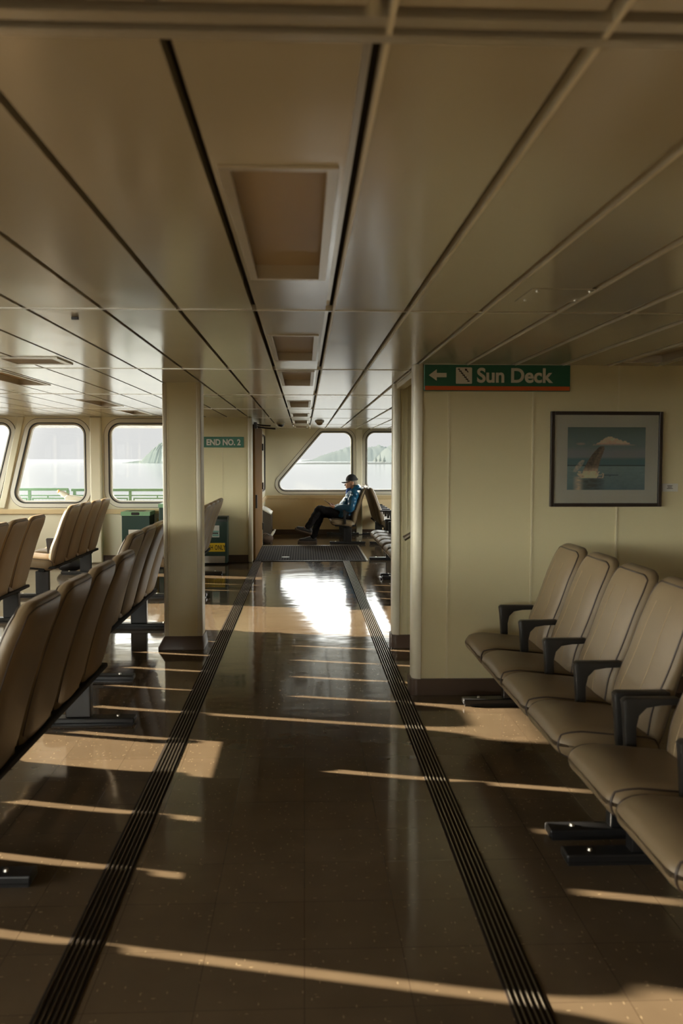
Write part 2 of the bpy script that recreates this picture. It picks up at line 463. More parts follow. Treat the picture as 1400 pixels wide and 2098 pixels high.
def window(name, pts, rad, y, thick, orient='front', pos=0.):
    """frame ring (structure) with gasket and glass; pts in wall coordinates"""
    if orient == 'front': Mf = lambda d: face_front(0, y+d, 0)
    else: Mf = lambda d: face_x(y-d*pos, 0, 0)
    w = link(name, plate_mesh([inset(pts, rad, -.045), inset(pts, rad, .012)], thick+.03, Mf(0)), FRAME, kind='structure')
    smooth_mesh(w.data, 30)
    link('gasket', plate_mesh([inset(pts, rad, .012), inset(pts, rad, .028)], thick+.036, Mf(0)), GASK, w)
    link('bezel', plate_mesh([inset(pts, rad, .028), inset(pts, rad, .05)], thick-.02, Mf(0)), FRAME, w)
    link('outline', plate_mesh([inset(pts, rad, -.052), inset(pts, rad, -.045)], thick+.012, Mf(0)), PIPE, w)
    link('pane', plate_mesh([inset(pts, rad, .03)], .006, Mf(.02)), GLASS, w)
    return w

# end wall of the left lounge (faces the camera)
W1 = [(-5.25, .856), (-4.475, .856), (-4.165, 2.05), (-5.25, 2.05)]
W2 = [(-4.255, .856), (-3.145, .856), (-3.145, 2.05), (-3.955, 2.05)]
W3 = [(-2.85, .856), (-1.75, .856), (-1.75, 2.05), (-2.85, 2.05)]
R1 = [.17, .17, .15, .17]; R2 = [.17, .19, .19, .17]; R3 = [.19]*4
th = .10
wl = wall_with('wall_end', [(XL-.05, -.05), (-.80, -.05), (-.80, C+.05), (XL-.05, C+.05)],
               [inset(W1, R1, 0), inset(W2, R2, 0), inset(W3, R3, 0)], th, face_front(0, YE+th/2, 0), WALLW)
window('window_1', W1, R1, YE+th/2, th); window('window_2', W2, R2, YE+th/2, th); window('window_3', W3, R3, YE+th/2, th)
MB().box(-3.09, -2.925, YE-.09, YE, 0, C, bev=.02).build('trim_2', WALLW, kind='structure')
f = MB(); f.prism([(-4.42, .80), (-4.33, .80), (-4.03, 2.119), (-4.12, 2.119)], 'y', YE-.03, YE, bev=.008); f.build('trim_3', WALLW, kind='structure')
MB().box(XL, -3.09, YE-.03, YE, .715, .785, bev=.006).box(-2.925, -1.62, YE-.03, YE, .715, .785, bev=.006).build('trim_4', RAILT, kind='structure')
MB().box(XL, -.80, YE-.018, YE, 0, .11, bev=.005).build('baseboard_end', BASEB, kind='structure')
# panel wall with the END sign, a little darker cream
MB().box(-1.60, -.80, YE-.012, YE-.0005, .11, C).build('trim_5', WALL, kind='structure')
f = MB()
for x in (-1.19, -.845): f.box(x-.004, x+.004, YE-.016, YE-.010, .11, C)
f.build('trim_6', SEAM, kind='structure')
MB().box(-.82, -.755, YE-.035, YE+.14, 0, C, bev=.022, seg=4).build('trim_7', TRIMC, kind='structure')

# alcove side wall beyond the end wall: wooden door leaf, then a white wall with a window
AX = -.777
wa = [(16.45, .90), (17.95, .90), (17.95, 1.98), (16.45, 1.98)]
wall_with('wall_alcove', [(YE+.14, -.05), (YF+.05, -.05), (YF+.05, C+.05), (YE+.14, C+.05)], [inset(wa, .15, 0)], .08, face_x(AX-.04, 0, 0), WALLW)
window('window_4', wa, .15, AX-.04, .08, 'x', 1.)
d = MB(); d.box(AX+.004, AX+.05, 13.55, 15.85, .012, 2.03, bev=.004)
door = d.build('door_1', WOOD, kind='structure')
h = MB()
for z in (.35, 1.05, 1.72): h.box(AX+.05, AX+.075, 15.78, 15.84, z-.06, z+.06, bev=.004)
h.build('hinge', BLACKP, door)
MB().box(AX+.05, AX+.078, 13.60, 13.68, .78, .98, bev=.006).build('latch_plate', BLACKP, door)
MB().box(AX, AX+.045, 15.86, 16.02, 0, C, bev=.006).build('trim_8', WALLW, kind='structure')
MB().box(AX, AX+.03, 16.02, YF, .716, .785, bev=.004).build('trim_9', RAILT, kind='structure')
t = empty('door_closer', (-.73, 13.62, 2.03), label='dark door closer with folding arms at the doorway top', cat='door closer')
MB().box(-.012, .035, -.12, .10, -.06, .03, bev=.008).build('body', BLACKP, t)
MB().tube([(.02, .02, -.0), (.12, .0, -.015), (.235, -.02, -.02)], .012, 8).build('arm', BLACKP, t, 40)
MB().tube([(.02, .06, -.03), (.15, .05, -.05), (.305, .02, -.062)], .013, 8).build('arm', BLACKP, t, 40)

# far wall
F1 = [(-.72, .853), (.99, .853), (.99, 2.087), (.33, 2.087)]; RF1 = [.16, .20, .20, .13]
F2 = [(1.223, .857), (2.55, .857), (2.55, 2.09), (1.223, 2.09)]
F3 = [(2.80, .857), (4.0, .857), (4.0, 2.09), (2.80, 2.09)]
wall_with('wall_far', [(AX-.08, -.05), (XRF+.1, -.05), (XRF+.1, C+.05), (AX-.08, C+.05)], [inset(F1, RF1, 0), inset(F2, .2, 0), inset(F3, .2, 0)], th, face_front(0, YF+th/2, 0), WALLW)
window('window_5', F1, RF1, YF+th/2, th); window('window_6', F2, .2, YF+th/2, th); window('window_7', F3, .2, YF+th/2, th)
MB().box(1.04, 1.17, YF-.09, YF, 0, C, bev=.02).build('trim_10', WALLW, kind='structure')
MB().box(AX, 1.04, YF-.03, YF, .716, .785, bev=.004).box(1.17, XRF, YF-.03, YF, .716, .785, bev=.004).build('trim_11', RAILT, kind='structure')
MB().box(AX, 1.04, YF-.006, YF, .1, .716).box(1.17, XRF, YF-.006, YF, .1, .716).build('trim_12', mat('tan_lower_wall', (.82, .67, .41), .45), kind='structure')
MB().box(AX, XRF, YF-.02, YF, 0, .10, bev=.005).build('baseboard_far', BASEB, kind='structure')

# left outer side wall with its big windows
SW = [(-3.6, -1.71), (-1.55, .34), (.50, 2.39), (2.55, 4.42), (4.58, 6.48), (6.64, 8.50), (8.66, 11.25), (11.45, 13.15)]
sw = [[(a, .90), (b, .90), (b, 2.085), (a, 2.085)] for a, b in SW]
wall_with('wall_left', [(-5.1, -.05), (YE+.1, -.05), (YE+.1, C+.05), (-5.1, C+.05)], [inset(p, .12, 0) for p in sw], .08, face_x(XL-.04, 0, 0), WALLW)
for i, p in enumerate(sw): window('window_%d' % (8+i), p, .12, XL-.04, .08, 'x', 1.)
# right outer wall of the far lounge, also glazed
SR = [(9.4, 11.2), (11.5, 13.3), (13.6, 15.4), (15.7, 17.6)]
sr = [[(a, .86), (b, .86), (b, 2.05), (a, 2.05)] for a, b in SR]
wall_with('wall_right_far', [(8.6, -.05), (YF+.1, -.05), (YF+.1, C+.05), (8.6, C+.05)], [inset(p, .15, 0) for p in sr], .08, face_x(XRF+.04, 0, 0), WALLW)
for i, p in enumerate(sr): window('window_%d' % (20+i), p, .15, XRF+.04, .08, 'x', -1.)
# walls behind the camera and on the near right
BW_FILL = [(-5.0, -3.6), (-3.3, -1.9)]  # unseen windows added to throw frontal fill light on camera-facing walls
bw_fill = [[(a, .86), (b, .86), (b, 2.05), (a, 2.05)] for a, b in BW_FILL]
wall_with('wall_back', [(XL-.1, -.05), (XRF+.1, -.05), (XRF+.1, C+.05), (XL-.1, C+.05)], [inset(p, .15, 0) for p in bw_fill], .08, face_front(0, -5.04, 0), WALLW)
for i, p in enumerate(bw_fill): window('window_%d' % (30+i), p, .15, -5.04, .08)
MB().box(XR, XR+.1, -5, 8.65, -.05, C+.1).build('wall_right', mat('tan_side_panel', (.36, .27, .16), .5), kind='structure')
MB().box(XR, XRF+.1, 8.55, 8.65, -.05, C+.1).build('wall_right_return', WALL, kind='structure')

# near stair wall (picture, sign)
MB().box(.752, XR, YN, YN+.16, 0, C).build('wall_stair', WALL, kind='structure')
f = MB()
for x in (.921, 1.463, 2.016): f.box(x-.006, x+.006, YN-.004, YN+.002, .1, C)
f.build('trim_13', SEAM, kind='structure')
def corner_post(x0, x1, y0, y1, r, name, m=TRIMC, left=True):
    pts = rounded([(x0, y0), (x1, y0), (x1, y1), (x0, y1)], [r, .004, .004, r] if left else [r]*4, 8)
    f = MB(); f.prism(pts, 'z', 0, C); o = f.build(name, m, None, 40, kind='structure'); return o
corner_post(.696, .754, YN-.012, YN+.172, .05, 'trim_14')
def base_wrap(loop, z1, name):
    f = MB(); n = len(loop)
    f.prism(loop, 'z', 0, z1); return f.build(name, BASEB, None, 30, kind='structure')
base_wrap(rounded([(.682, YN-.024), (XR, YN-.024), (XR, YN+.18), (.682, YN+.18)], [.05, .004, .004, .05]), .104, 'baseboard_stair')
# second partition beyond the stair opening
MB().box(.765, XR, YP, YP+.16, 0, C).build('wall_partition', WALL, kind='structure')
corner_post(.711, .768, YP-.012, YP+.172, .04, 'trim_15')
f = MB()
for x in (.788, .8255): f.box(x-.003, x+.003, YP-.004, YP+.002, .1, C)
f.build('trim_16', SEAM, kind='structure')
base_wrap(rounded([(.698, YP-.024), (XR, YP-.024), (XR, YP+.18), (.698, YP+.18)], [.05, .004, .004, .05]), .104, 'baseboard_partition')
# header rail over the stair opening
MB().box(.735, .80, YN+.175, YP-.015, C-.045, C-.001, bev=.004).build('trim_17', TRIMC, kind='structure')
# stairs going up to the right behind the picture wall
t = empty('staircase', (.95, 6.6, 0), label='brown staircase rising behind the wall with the picture', cat='staircase')
for k in range(8):
    MB().box(k*.27, k*.27+.29, -.50, .52, .001 if k == 0 else .18*k, .18*(k+1), bev=.006).build('step', BASEB, t)
MB().prism([(-.09, .104), (-.09, .22), (.02, .30), (.02, .104)], 'y', .555, .60).build('stringer', BASEB, t)
t = empty('handrail', (.80, 6.95, .93), label='short metal handrail end at the stair opening', cat='handrail')
MB().tube([(-.035, -.02, -.02), (.06, -.02, .035), (1.5, -.02, .95)], .021, 12).build('rail', STEEL, t, 60)
for x in (.25, 1.1): MB().tube([(x, -.02, x*.64-.03), (x, .14, x*.64-.05), (x, .29, x*.64-.05)], .009, 8).build('bracket', STEEL, t, 60)

# pillar on the left of the aisle
px0, px1, py0, py1 = -1.114, -.830, YP, 7.50
f = MB(); f.prism(rounded([(px0, py0), (px1+.014, py0), (px1+.014, py1), (px0, py1)], .035, 6), 'z', 0, C)
pil = f.build('pillar', WALL, None, 40, label='square cream pillar standing left of the aisle', cat='pillar')
f = MB()
f.box(px0+.036, px0+.040, py0-.003, py0+.002, .1, C-.001); f.box(px1-.032, px1-.028, py0-.003, py0+.002, .1, C-.001)
f.build('seam', SEAM, pil)
MB().box(px0-.004, px0+.034, py0-.004, py0+.03, .1, C-.002, bev=.012, seg=4).build('corner_strip', TRIMC, pil, 40)
MB().box(px1-.026, px1+.018, py0-.004, py0+.03, .1, C-.002, bev=.012, seg=4).build('corner_strip', TRIMC, pil, 40)
f = MB()
bot = rounded([(px0-.05, py0-.04), (px1+.03, py0-.04), (px1+.03, py1+.04), (px0-.05, py1+.04)], .02, 3)
top = rounded([(px0-.006, py0-.012), (px1+.022, py0-.012), (px1+.022, py1+.012), (px0-.006, py1+.012)], .02, 3)
A = [f.bm.verts.new((x, y, 0)) for x, y in bot]; B = [f.bm.verts.new((x, y, .018)) for x, y in bot]; D = [f.bm.verts.new((x, y, .103)) for x, y in top]
n = len(bot)
for P, Q in ((A, B), (B, D)):
    for i in range(n): f.bm.faces.new((P[i], P[(i+1) % n], Q[(i+1) % n], Q[i]))
f.bm.faces.new(D); f.bm.faces.new(A[::-1])
f.build('base', BASEB, pil, 30, label='flared brown base')

# ------------------------------------------------------------- floor strips, mat
def strip(x0, x1, label):
    t = empty('floor_strip', ((x0+x1)/2, 0, 0), label=label, cat='floor strip', group='ribbed strips along the aisle')
    w = (x1-x0)/2
    MB().box(-w, w, -2.5, YE+.11, 0, .0025).build('backing', MATM, t)
    for k in range(6):
        x = -w+.012+k*(2*w-.024)/5
        MB().prism([(x-.0028, .0025), (x+.0028, .0025), (x+.0015, .0055), (x-.0015, .0055)], 'y', -2.49, YE+.105).build('rib', STEELR, t)
STEELR = mat('worn_metal_rib', (.38, .34, .27), .28, metal=1.0)
strip(-.742, -.632, 'black ribbed strip along the left edge of the aisle floor')
strip(.572, .680, 'black ribbed strip along the right edge of the aisle floor')
t = empty('doormat', (.125, 14.64, 0), label='dark ribbed entrance mat across the far doorway', cat='doormat')
MB().box(-.865, .80, -1.16, 1.16, 0, .008, bev=.003).build('backing', MATM, t)
f = MB()
for k in range(41):
    x = -.84+k*.0395; f.box(x, x+.02, -1.14, 1.14, .008, .013)
f.build('ribbing', MATR, t)
MB().box(-.865, .80, -1.185, -1.16, 0, .010).build('edge_strip', BLACKP, t)
MB().box(-.86, .83, 1.16, 1.20, 0, .012, bev=.003).build('threshold', STEEL, t)
MB().box(.80, .83, -1.185, 1.16, 0, .012, bev=.003).build('side_edge', STEEL, t)
f = MB(); f.cyl((-.285, 13.93, .013), (-.285, 13.93, .0145), .062, n=28)
f.build('floor_sticker', SIGNW, label='white round sticker lying on the dark entrance mat', cat='sticker')

# --------------------------------------------------------------------- benches
PITCH = .525
def cushion_def(p):
    u = (p.x+.22)/.44                      # 0 front .. 1 rear
    top = (p.z > 0)
    z = p.z
    if not top: z += .006*max(0, 1-u*2.2)       # underside rises at the nose
    z += .016*(1-(p.y/.258)**2)*(1 if top else .25)
    z += -.045*(u-.3)*1.0                        # tips down to the back
    if top: z -= .018*max(0, .25-u)/.25
    return Vector((p.x-.088, p.y, z+.380))
def back_def(p):
    h = (p.z+.345)/.69                      # 0 bottom .. 1 top
    x = p.x
    y = p.y*(1-.06*(1-min(1, h*2.0))**2)
    if p.x < 0: x -= .012*(1-(p.y/.24)**2) + .018*math.exp(-((h-.30)/.16)**2)
    else: x += .016*(1-(p.y/.24)**2)*(1-.3*h)
    x += -.015*math.sin(h*PI) + .020*max(0, h-.75)*2
    z = p.z+.665
    return Vector((x+.128+(z-.45)*.31, y, z))
seat_me, seat_map = rbox(.22, .2575, .066, .085, .060, .056, (16, 15, 12), cushion_def)
seat_me.name = 'seat'; seat_me.materials.append(VINYL)
back_me, back_map = rbox(.042, .237, .345, .038, .095, .115, (10, 18, 20), back_def)
back_me.name = 'backrest'; back_me.materials.append(VINYL)
def out_pt(mp, p, off):
    q = mp(Vector(p)); e = 1e-3
    return q
def loop_tube(mapf, pts, r, closed=True):
    f = MB(); q = [mapf(Vector(p)) for p in pts]; f.tube(q, r, 6, closed=closed); me = f.mesh('piping')
    for p in me.polygons: p.use_smooth = True
    return me
def rect_loop(a, b, na, nb):
    out = []
    for i in range(na): out.append((-a+2*a*i/na, -b))
    for i in range(nb): out.append((a, -b+2*b*i/nb))
    for i in range(na): out.append((a-2*a*i/na, b))
    for i in range(nb): out.append((-a, b-2*b*i/nb))
    return out
# seat welts: outline of the end panels, drawn where the side turns
def finish(f, name, m):
    me = f.mesh(name); smooth_mesh(me, 60); me.materials.append(m); return me
seat_pipes, back_pipes, back_stitch = [], [], []
for s in (-1, 1):
    f = MB(); f.tube([seat_map(Vector((x, s*.240, z))) for x, z in rect_loop(.22, .066, 24, 8)], .0042, 6, closed=True)
    seat_pipes.append(finish(f, 'welt', PIPE))
# back welts: edge of the front panel, and a finer one round the rear
for x_, r_ in ((-.030, .0042), (.030, .0026)):
    f = MB(); f.tube([back_map(Vector((x_, y, z))) for y, z in rect_loop(.237, .345, 20, 28)], r_, 6, closed=True)
    back_pipes.append(finish(f, 'welt', PIPE))
for y in (-.105, .105):
    f = MB(); f.tube([back_map(Vector((-.042, y*(1-.25*((z+.25)/.5)), z))) + Vector((-.0006, 0, 0)) for z in [-.25+i*.5/16 for i in range(17)]], .0016, 5)
    back_stitch.append(finish(f, 'stitching', STITCH))
# arm: upright blade that curves into a flat pad
arm_prof = [(-.080, .608), (-.086, .600), (-.080, .560), (-.066, .36), (-.028, .36), (-.032, .50), (-.022, .545), (.006, .574), (.060, .583), (.135, .585), (.140, .600), (.136, .608), (.125, .612), (-.07, .613)]
f = MB(); f.prism(arm_prof, 'y', -.022, .022, bev=.006, seg=2); arm_me = f.mesh('armrest'); smooth_mesh(arm_me, 40); arm_me.materials.append(BLACKP)
f = MB(); f.box(-.072, .072, -.032, .032, .045, .292, bev=.006); leg_me = f.mesh('leg'); leg_me.materials.append(BLACK)
f = MB(); f.box(-.32, .32, -.045, .045, .012, .045, bev=.007); f.box(-.31, .31, -.035, .035, 0, .013); foot_me = f.mesh('foot'); foot_me.materials.append(BLACK)
f = MB(); f.cyl((0, 0, .045), (0, 0, .054), .011, .009, 10)
bolt_me = f.mesh('bolt'); bolt_me.materials.append(STEEL)
beams = {}
def beam_mesh(n):
    if n in beams: return beams[n]
    h = n*PITCH/2-.012
    f = MB(); f.box(-.035, .035, -h, h, .285, .335, bev=.006); f.box(-.225, .155, -h, h, .318, .346, bev=.008)  # wide second box is a seat pan added to block sun under the seats
    for k in range(n):
        y = (k-(n-1)/2)*PITCH
        f.box(.09, .13, y-.02, y+.02, .30, .42)
    me = f.mesh('beam'); me.materials.append(BLACKM); beams[n] = me
    return me

def child(name, me, parent, loc=(0, 0, 0)):
    o = bpy.data.objects.new(name, me); COL.objects.link(o); o.parent = parent; o.location = loc; return o
def bench(x, y, rz, label, group='rows of seats', n=4, first_arm=0):
    t = empty('seat_bench', (x, y, 0), rz, label=label, cat='bench', group=group)
    for k in range(n):
        yy = (k-(n-1)/2)*PITCH
        s = child('seat', seat_me, t, (0, yy, 0)); child('welt', seat_pipes[0], s); child('welt', seat_pipes[1], s)
        b = child('backrest', back_me, t, (0, yy, 0)); child('front_welt', back_pipes[0], b); child('rear_welt', back_pipes[1], b)
        for q in back_stitch: child('stitching', q, b)
    for k in range(first_arm, n+1): child('armrest', arm_me, t, (0, (k-n/2)*PITCH, 0))
    for s_ in (-1, 1):
        l = child('leg', leg_me, t, (0, s_*(n*PITCH/2-.065), 0)); fo = child('foot', foot_me, l)
        for x_ in (-.22, .22): child('bolt', bolt_me, l, (x_, 0, 0))
    child('beam', beam_mesh(n), t)
    return t
bench(1.30, 4.535, 0, 'taupe four-seat bench under the framed whale picture on the right')
bench(1.30, 2.335, 0, 'taupe four-seat bench cut off by the right edge, nearest on the right')
bench(-1.29, 4.21, 0, 'taupe four-seat bench seen from behind in the left foreground')
bench(-1.485, 7.20, 0, 'taupe four-seat bench seen from behind, half hidden by the pillar')
bench(-1.39, 10.95, 0, 'taupe four-seat bench beyond the pillar beside the trash bin')
bench(-2.72, 7.0, 0, 'taupe six-seat bench at the left edge, behind the foreground bench', n=6)
bench(-2.86, 11.0, 0, 'taupe four-seat bench seen from behind below the end windows', first_arm=1)
bench(-2.72, 3.87, 0, 'taupe four-seat bench left of the foreground bench, outside the frame')
bench(1.30, 12.60, 0, 'taupe bench beyond the partition, sunlit seats by the far mat')
bench(1.30, 10.40, 0, 'taupe bench mostly hidden behind the far right partition')
bench(.775, 17.17, 0, 'taupe bench by the far windows that the man sits on')
bench(1.49, 17.12, PI, 'taupe bench back to back with the one the man sits on')

# ------------------------------------------------------------------------ signs
t = empty('sun_deck_sign', (.759, YN-.035, 1.952), label='green Sun Deck sign with white arrow and orange stripe', cat='sign')
SW_, SH_ = .931, .166
MB().box(0, SW_, 0, .033, 0, SH_, bev=.003).build('board', GREEN, t)
MB().box(.004, SW_-.004, -.002, .002, .004, .030).build('stripe', ORANGE, t)
MB().box(-.002, SW_+.002, -.003, .033, SH_-.002, SH_+.002).build('top_edge', ALU, t)
def fm(u, v): return face_front(u, -.002, v)
link('arrow', plate_mesh([[(.028, .098), (.078, .135), (.078, .112), (.140, .112), (.140, .085), (.078, .085), (.078, .063)]], .003, fm(0, 0)), SIGNW, t)
link('pictogram', plate_mesh([rounded([(.200, .045), (.302, .045), (.302, .147), (.200, .147)], .005, 3)], .003, fm(0, 0)), SIGNW, t)
pg = [o for o in bpy.data.objects if o.name.startswith('pictogram')][0]
st = []; x, z = .212, .136
st.append((x, z))
for k in range(6):
    x += .0105; st.append((x, z)); z -= .0125; st.append((x, z))
x += .012; st.append((x, z))
w = .0036
loop = [(a-w*.7, b-w) for a, b in st] + [(a+w*.7, b+w) for a, b in st[::-1]]
link('steps', plate_mesh([loop], .004, fm(0, 0)), INK, pg)
link('arrow', plate_mesh([[(.256, .140), (.273, .138), (.268, .133), (.280, .118), (.276, .114), (.263, .128), (.258, .123)]], .004, fm(0, 0)), INK, pg)
link('lettering', text_mesh('Sun Deck', .125, .003, fm(.333, .056), bold=.0034, squeeze=.98), SIGNW, t)
t = empty('end_sign', (-1.465, YE-.030, 1.683), label='green END NO. 2 sign on the cream end wall', cat='sign')
MB().box(0, .587, 0, .017, 0, .155, bev=.002).build('board', GREEN, t)
link('lettering', text_mesh('END NO. 2', .118, .003, face_front(.293, -.001, .036), 'CENTER', bold=.0042, squeeze=.86), SIGNW, t)

# -------------------------------------------------------------- framed picture
t = empty('framed_picture', (1.935, YN-.003, 1.522), label='framed photograph of a breaching whale and snowy mountain', cat='picture')
PW, PH = .361, .304
Mr = Matrix.Rotation(math.radians(.5), 4, 'Y')
fr = MB()
for (a, b, c, d_) in ((-PW, -PW+.022, -PH, PH), (PW-.022, PW, -PH, PH), (-PW+.022, PW-.022, PH-.022, PH), (-PW+.022, PW-.022, -PH, -PH+.022)):
    fr.box(a, b, -.032, 0, c, d_, bev=.002)
fr.build('frame', PFRAME, t)
MB().box(-PW+.02, PW-.02, -.014, -.004, -PH+.02, PH-.02).build('mount', mat('grey_mount_board', (.78, .77, .68), .8), t)
def print_mesh(w, h, nx, ny):
    bm = bmesh.new(); vs = []
    lay = bm.loops.layers.float_color.new('print')
    def ns(x, y, s, seed=0): return mnoise.noise(Vector((x*s+seed, y*s+seed*1.7, seed)))
    def mix(a, b, t): t = max(0, min(1, t)); return tuple(a[i]*(1-t)+b[i]*t for i in range(3))
    def sst(a, b, x): t = max(0, min(1, (x-a)/(b-a))); return t*t*(3-2*t)
    def colr(u, v):            # u right, v down, 0..1
        c = mix((.085, .125, .125), (.13, .175, .185), v/.6)
        hz = .62
        if v < hz:
            m = .140 + (.74*(.53-u) if u < .53 else .42*(u-.53)) + .022*ns(u, 0, 14) + .012*ns(u, 0, 40, 3)
            if v > m and v < .30+.02*ns(u, v, 20, 9):
                lit = .5+.5*ns(u, v, 16, 2)+.3*ns(u, v, 45, 5)
                c = mix(c, mix((.42, .26, .19), (.62, .42, .32), lit), sst(.305, .24, v)*.9*(1 if abs(u-.53) < .33 else .3))
            c = mix(c, (.40, .27, .22), .5*max(0, 1-((u-.17)/.07)**2-((v-.265)/.025)**2))
            if v > .30: c = mix(c, (.15, .165, .185), sst(.29, .40, v))
            if v > .47+.02*ns(u, 0, 6, 4): c = mix(c, (.065, .12, .135), sst(.46, .52, v))
            if v > .605: c = (.03, .05, .055)
        else:
            wv = ns(u*.35, v, 30, 1)*.5+ns(u*.3, v, 75, 6)*.4
            c = mix((.13, .19, .20), (.075, .12, .135), (v-hz)/.38+wv*.45)
            c = mix(c, (.45, .36, .27), max(0, 1-abs(u-.145)/.075)*sst(.76, .82, v)*(.8+1.2*wv))
            c = mix(c, (.045, .055, .06), max(0, 1-(abs(u-.33)/.16)**3)*sst(.78, .83, v)*(.8+.8*wv))
            if .45 < u < .66 and abs(v-.765-.02*wv) < .012: c = mix(c, (.03, .05, .06), .7)
        # whale body: a leaning column from the splash to the raised head
        s_ = (.80-v)/.50                                     # 0 waterline .. 1 nose
        if -.02 < s_ < 1.0:
            q_ = max(0, s_); cx = .285+.165*q_**1.6; hw = .102*(1-q_)**.30*(1-.1*q_)+.002
            if abs(u-cx) < hw and v > .30:
                e = (u-cx)/hw
                c = mix((.035, .03, .028), (.13, .10, .075), .5+.5*ns(u, v, 35, 8) + (.3 if e > .1 else -.1))
                if s_ < .42: c = mix(c, (.52, .40, .28), sst(.42, .08, s_)*(.75+.5*ns(u, v, 28, 11)))
        f_ = (v-.52)/.20                                     # long pale flipper on the left
        if 0 < f_ < 1:
            fx = .205-.115*f_
            if abs(u-fx) < .020+.035*f_*(1-f_)*2: c = mix(c, (.40, .32, .25), .45+.5*ns(u, v, 30, 15))
        if .70 < v < .815 and .10 < u < .47:
            sp = ns(u, v, 22, 13)+ns(u, v, 60, 14)*.5
            if sp > (abs(u-.30)-.10)*5-.15+(.74-v)*3: c = mix(c, (.56, .43, .30), .55+.3*sp)
        return c
    g_ = [[bm.verts.new((-w+2*w*i/nx, 0, h-2*h*j/ny)) for i in range(nx+1)] for j in range(ny+1)]
    col = {}
    for j in range(ny+1):
        for i in range(nx+1): col[g_[j][i]] = colr(i/nx, j/ny)
    for j in range(ny):
        for i in range(nx):
            fc = bm.faces.new((g_[j+1][i], g_[j+1][i+1], g_[j][i+1], g_[j][i]))
            for l in fc.loops: l[lay] = (*[min(1, 2.6*q_) for q_ in col[l.vert]], 1)
    me = bpy.data.meshes.new('print'); bm.to_mesh(me); bm.free(); return me
pm, nt, b = new_mat('photo_print')
at = nt.nodes.new('ShaderNodeAttribute'); at.attribute_name = 'print'
nt.links.new(at.outputs['Color'], b.inputs['Base Color']); b.inputs['Roughness'].default_value = .5
pr = link('print', print_mesh(.2525, .2005, 130, 104), pm, t); pr.location = (.002, -.0152, .004)
MB().box(-PW+.018, PW-.018, -.0215, -.0195, -PH+.018, PH-.018).build('glazing', GLASS, t)
t = MB().box(2.311, 2.414, YN-.006, YN+.001, 1.314, 1.366, bev=.001).build('caption_card', PAPER, label='small white caption card beside the whale picture', cat='card')
f = MB()
for k, w_ in enumerate((.017, .014, .019)): f.box(2.360-w_, 2.360+w_, YN-.0068, YN-.0058, 1.350-k*.009, 1.354-k*.009)
f.build('caption_text', INK, t)

# ----------------------------------------------------------------------- bins
t = empty('recycling_bin', (-2.373, 13.085, 0), label='dark green bin with light green slotted lid, leftmost by end wall', cat='bin')
MB().box(-.195, .195, -.205, .215, 0, .72, bev=.006).build('body', BINDG, t)
l = None
lm = plate_mesh([rounded([(-.203, .716), (.203, .716), (.203, .772), (-.203, .772)], .006, 3), rounded([(-.062, .722), (.058, .722), (.058, .766), (-.062, .766)], .02, 6)], .02, face_front(0, -.205, 0))
lid = link('lid', lm, BINLG, t)
MB().box(-.203, .203, -.195, .222, .716, .772, bev=.003).build('lid_top', BINLG, lid)
MB().box(-.06, .056, -.209, -.194, .724, .764).build('slot', BLACKP, lid)
MB().box(-.12, .10, -.10, .10, .772, .775).build('hinge_line', PIPE, lid)
st = MB().box(-.10, .095, -.2075, -.2045, .385, .52).build('sticker', PAPER, t)
link('print', plate_mesh([[(-.045, .445), (-.02, .462), (-.005, .472), (-.002, .492), (.004, .478), (.012, .472), (.03, .452), (.05, .44)]], .002, face_front(0, -.208, 0)), INK, st)
MB().box(-.09, .085, -.2085, -.207, .40, .448).build('band', TEAL, st)
MB().box(-.19, -.10, -.2075, -.2045, .20, .30).build('sticker', PAPER, t)
t = empty('recycling_bin', (-1.84, 13.085, 0), label='taller dark green bin with light green lid beside the pillar', cat='bin')
MB().box(-.205, .205, -.205, .215, 0, .835, bev=.006).build('body', BINDG, t)
lid = MB().box(-.215, .215, -.213, .222, .83, .885, bev=.005).build('lid', BINLG, t)
MB().box(-.06, .06, -.217, -.205, .838, .875, bev=.003).build('slot', BLACKP, lid)
t = empty('trash_bin', (-1.30, 13.185, 0), label='dark green trash bin with yellow TRASH ONLY plate', cat='bin')
MB().box(-.195, .195, -.135, .135, .02, .625, bev=.006).build('body', BINDG, t)
MB().prism([(-.14, .62), (-.14, .655), (-.10, .69), (.14, .69), (.14, .62)], 'x', -.20, .20, bev=.004).build('lid', mat('black_green_lid', (.012, .02, .018), .35), t)
pl_ = MB().box(-.175, .165, -.139, -.134, .188, .312, bev=.0015).build('plate', YELLOW, t)
link('lettering', text_mesh('TRASH ONLY', .098, .002, face_front(-.005, -.140, .216), 'CENTER', bold=.0012, squeeze=.555, spacing=1.10), INK, pl_)
kp = MB().box(-.185, .165, -.139, -.134, .025, .125, bev=.0015).build('kick_plate', STEEL, t)
for x in (-.165, -.07, .06, .15):
    for z in (.038, .112): MB().cyl((x, -.140, z), (x, -.1435, z), .005, n=8).build('screw', SIGNW, kp)
st = MB().box(-.02, .085, -.138, -.134, .395, .565).build('sticker', PAPER, t)
MB().box(-.012, .078, -.1395, -.1375, .41, .44).build('band', TEAL, st)
MB().box(-.012, .070, -.1400, -.1385, .445, .462).build('print', INK, st)
MB().box(-.012, .078, -.1395, -.1375, .465, .49).build('band', TEAL, st)
t = empty('wet_floor_sign', (-2.11, 13.22, 0), label='folded yellow wet floor sign standing between two green bins', cat='floor sign')
MB().prism([(-.03, 0), (.03, 0), (.022, .62), (.0, .66), (-.022, .62)], 'x', -.012, -.002, bev=.002).build('panel', YELLOW, t)
MB().prism([(-.03, 0), (.03, 0), (.022, .60), (.0, .64), (-.022, .60)], 'x', .004, .012, bev=.002).build('panel', BLACKP, t)
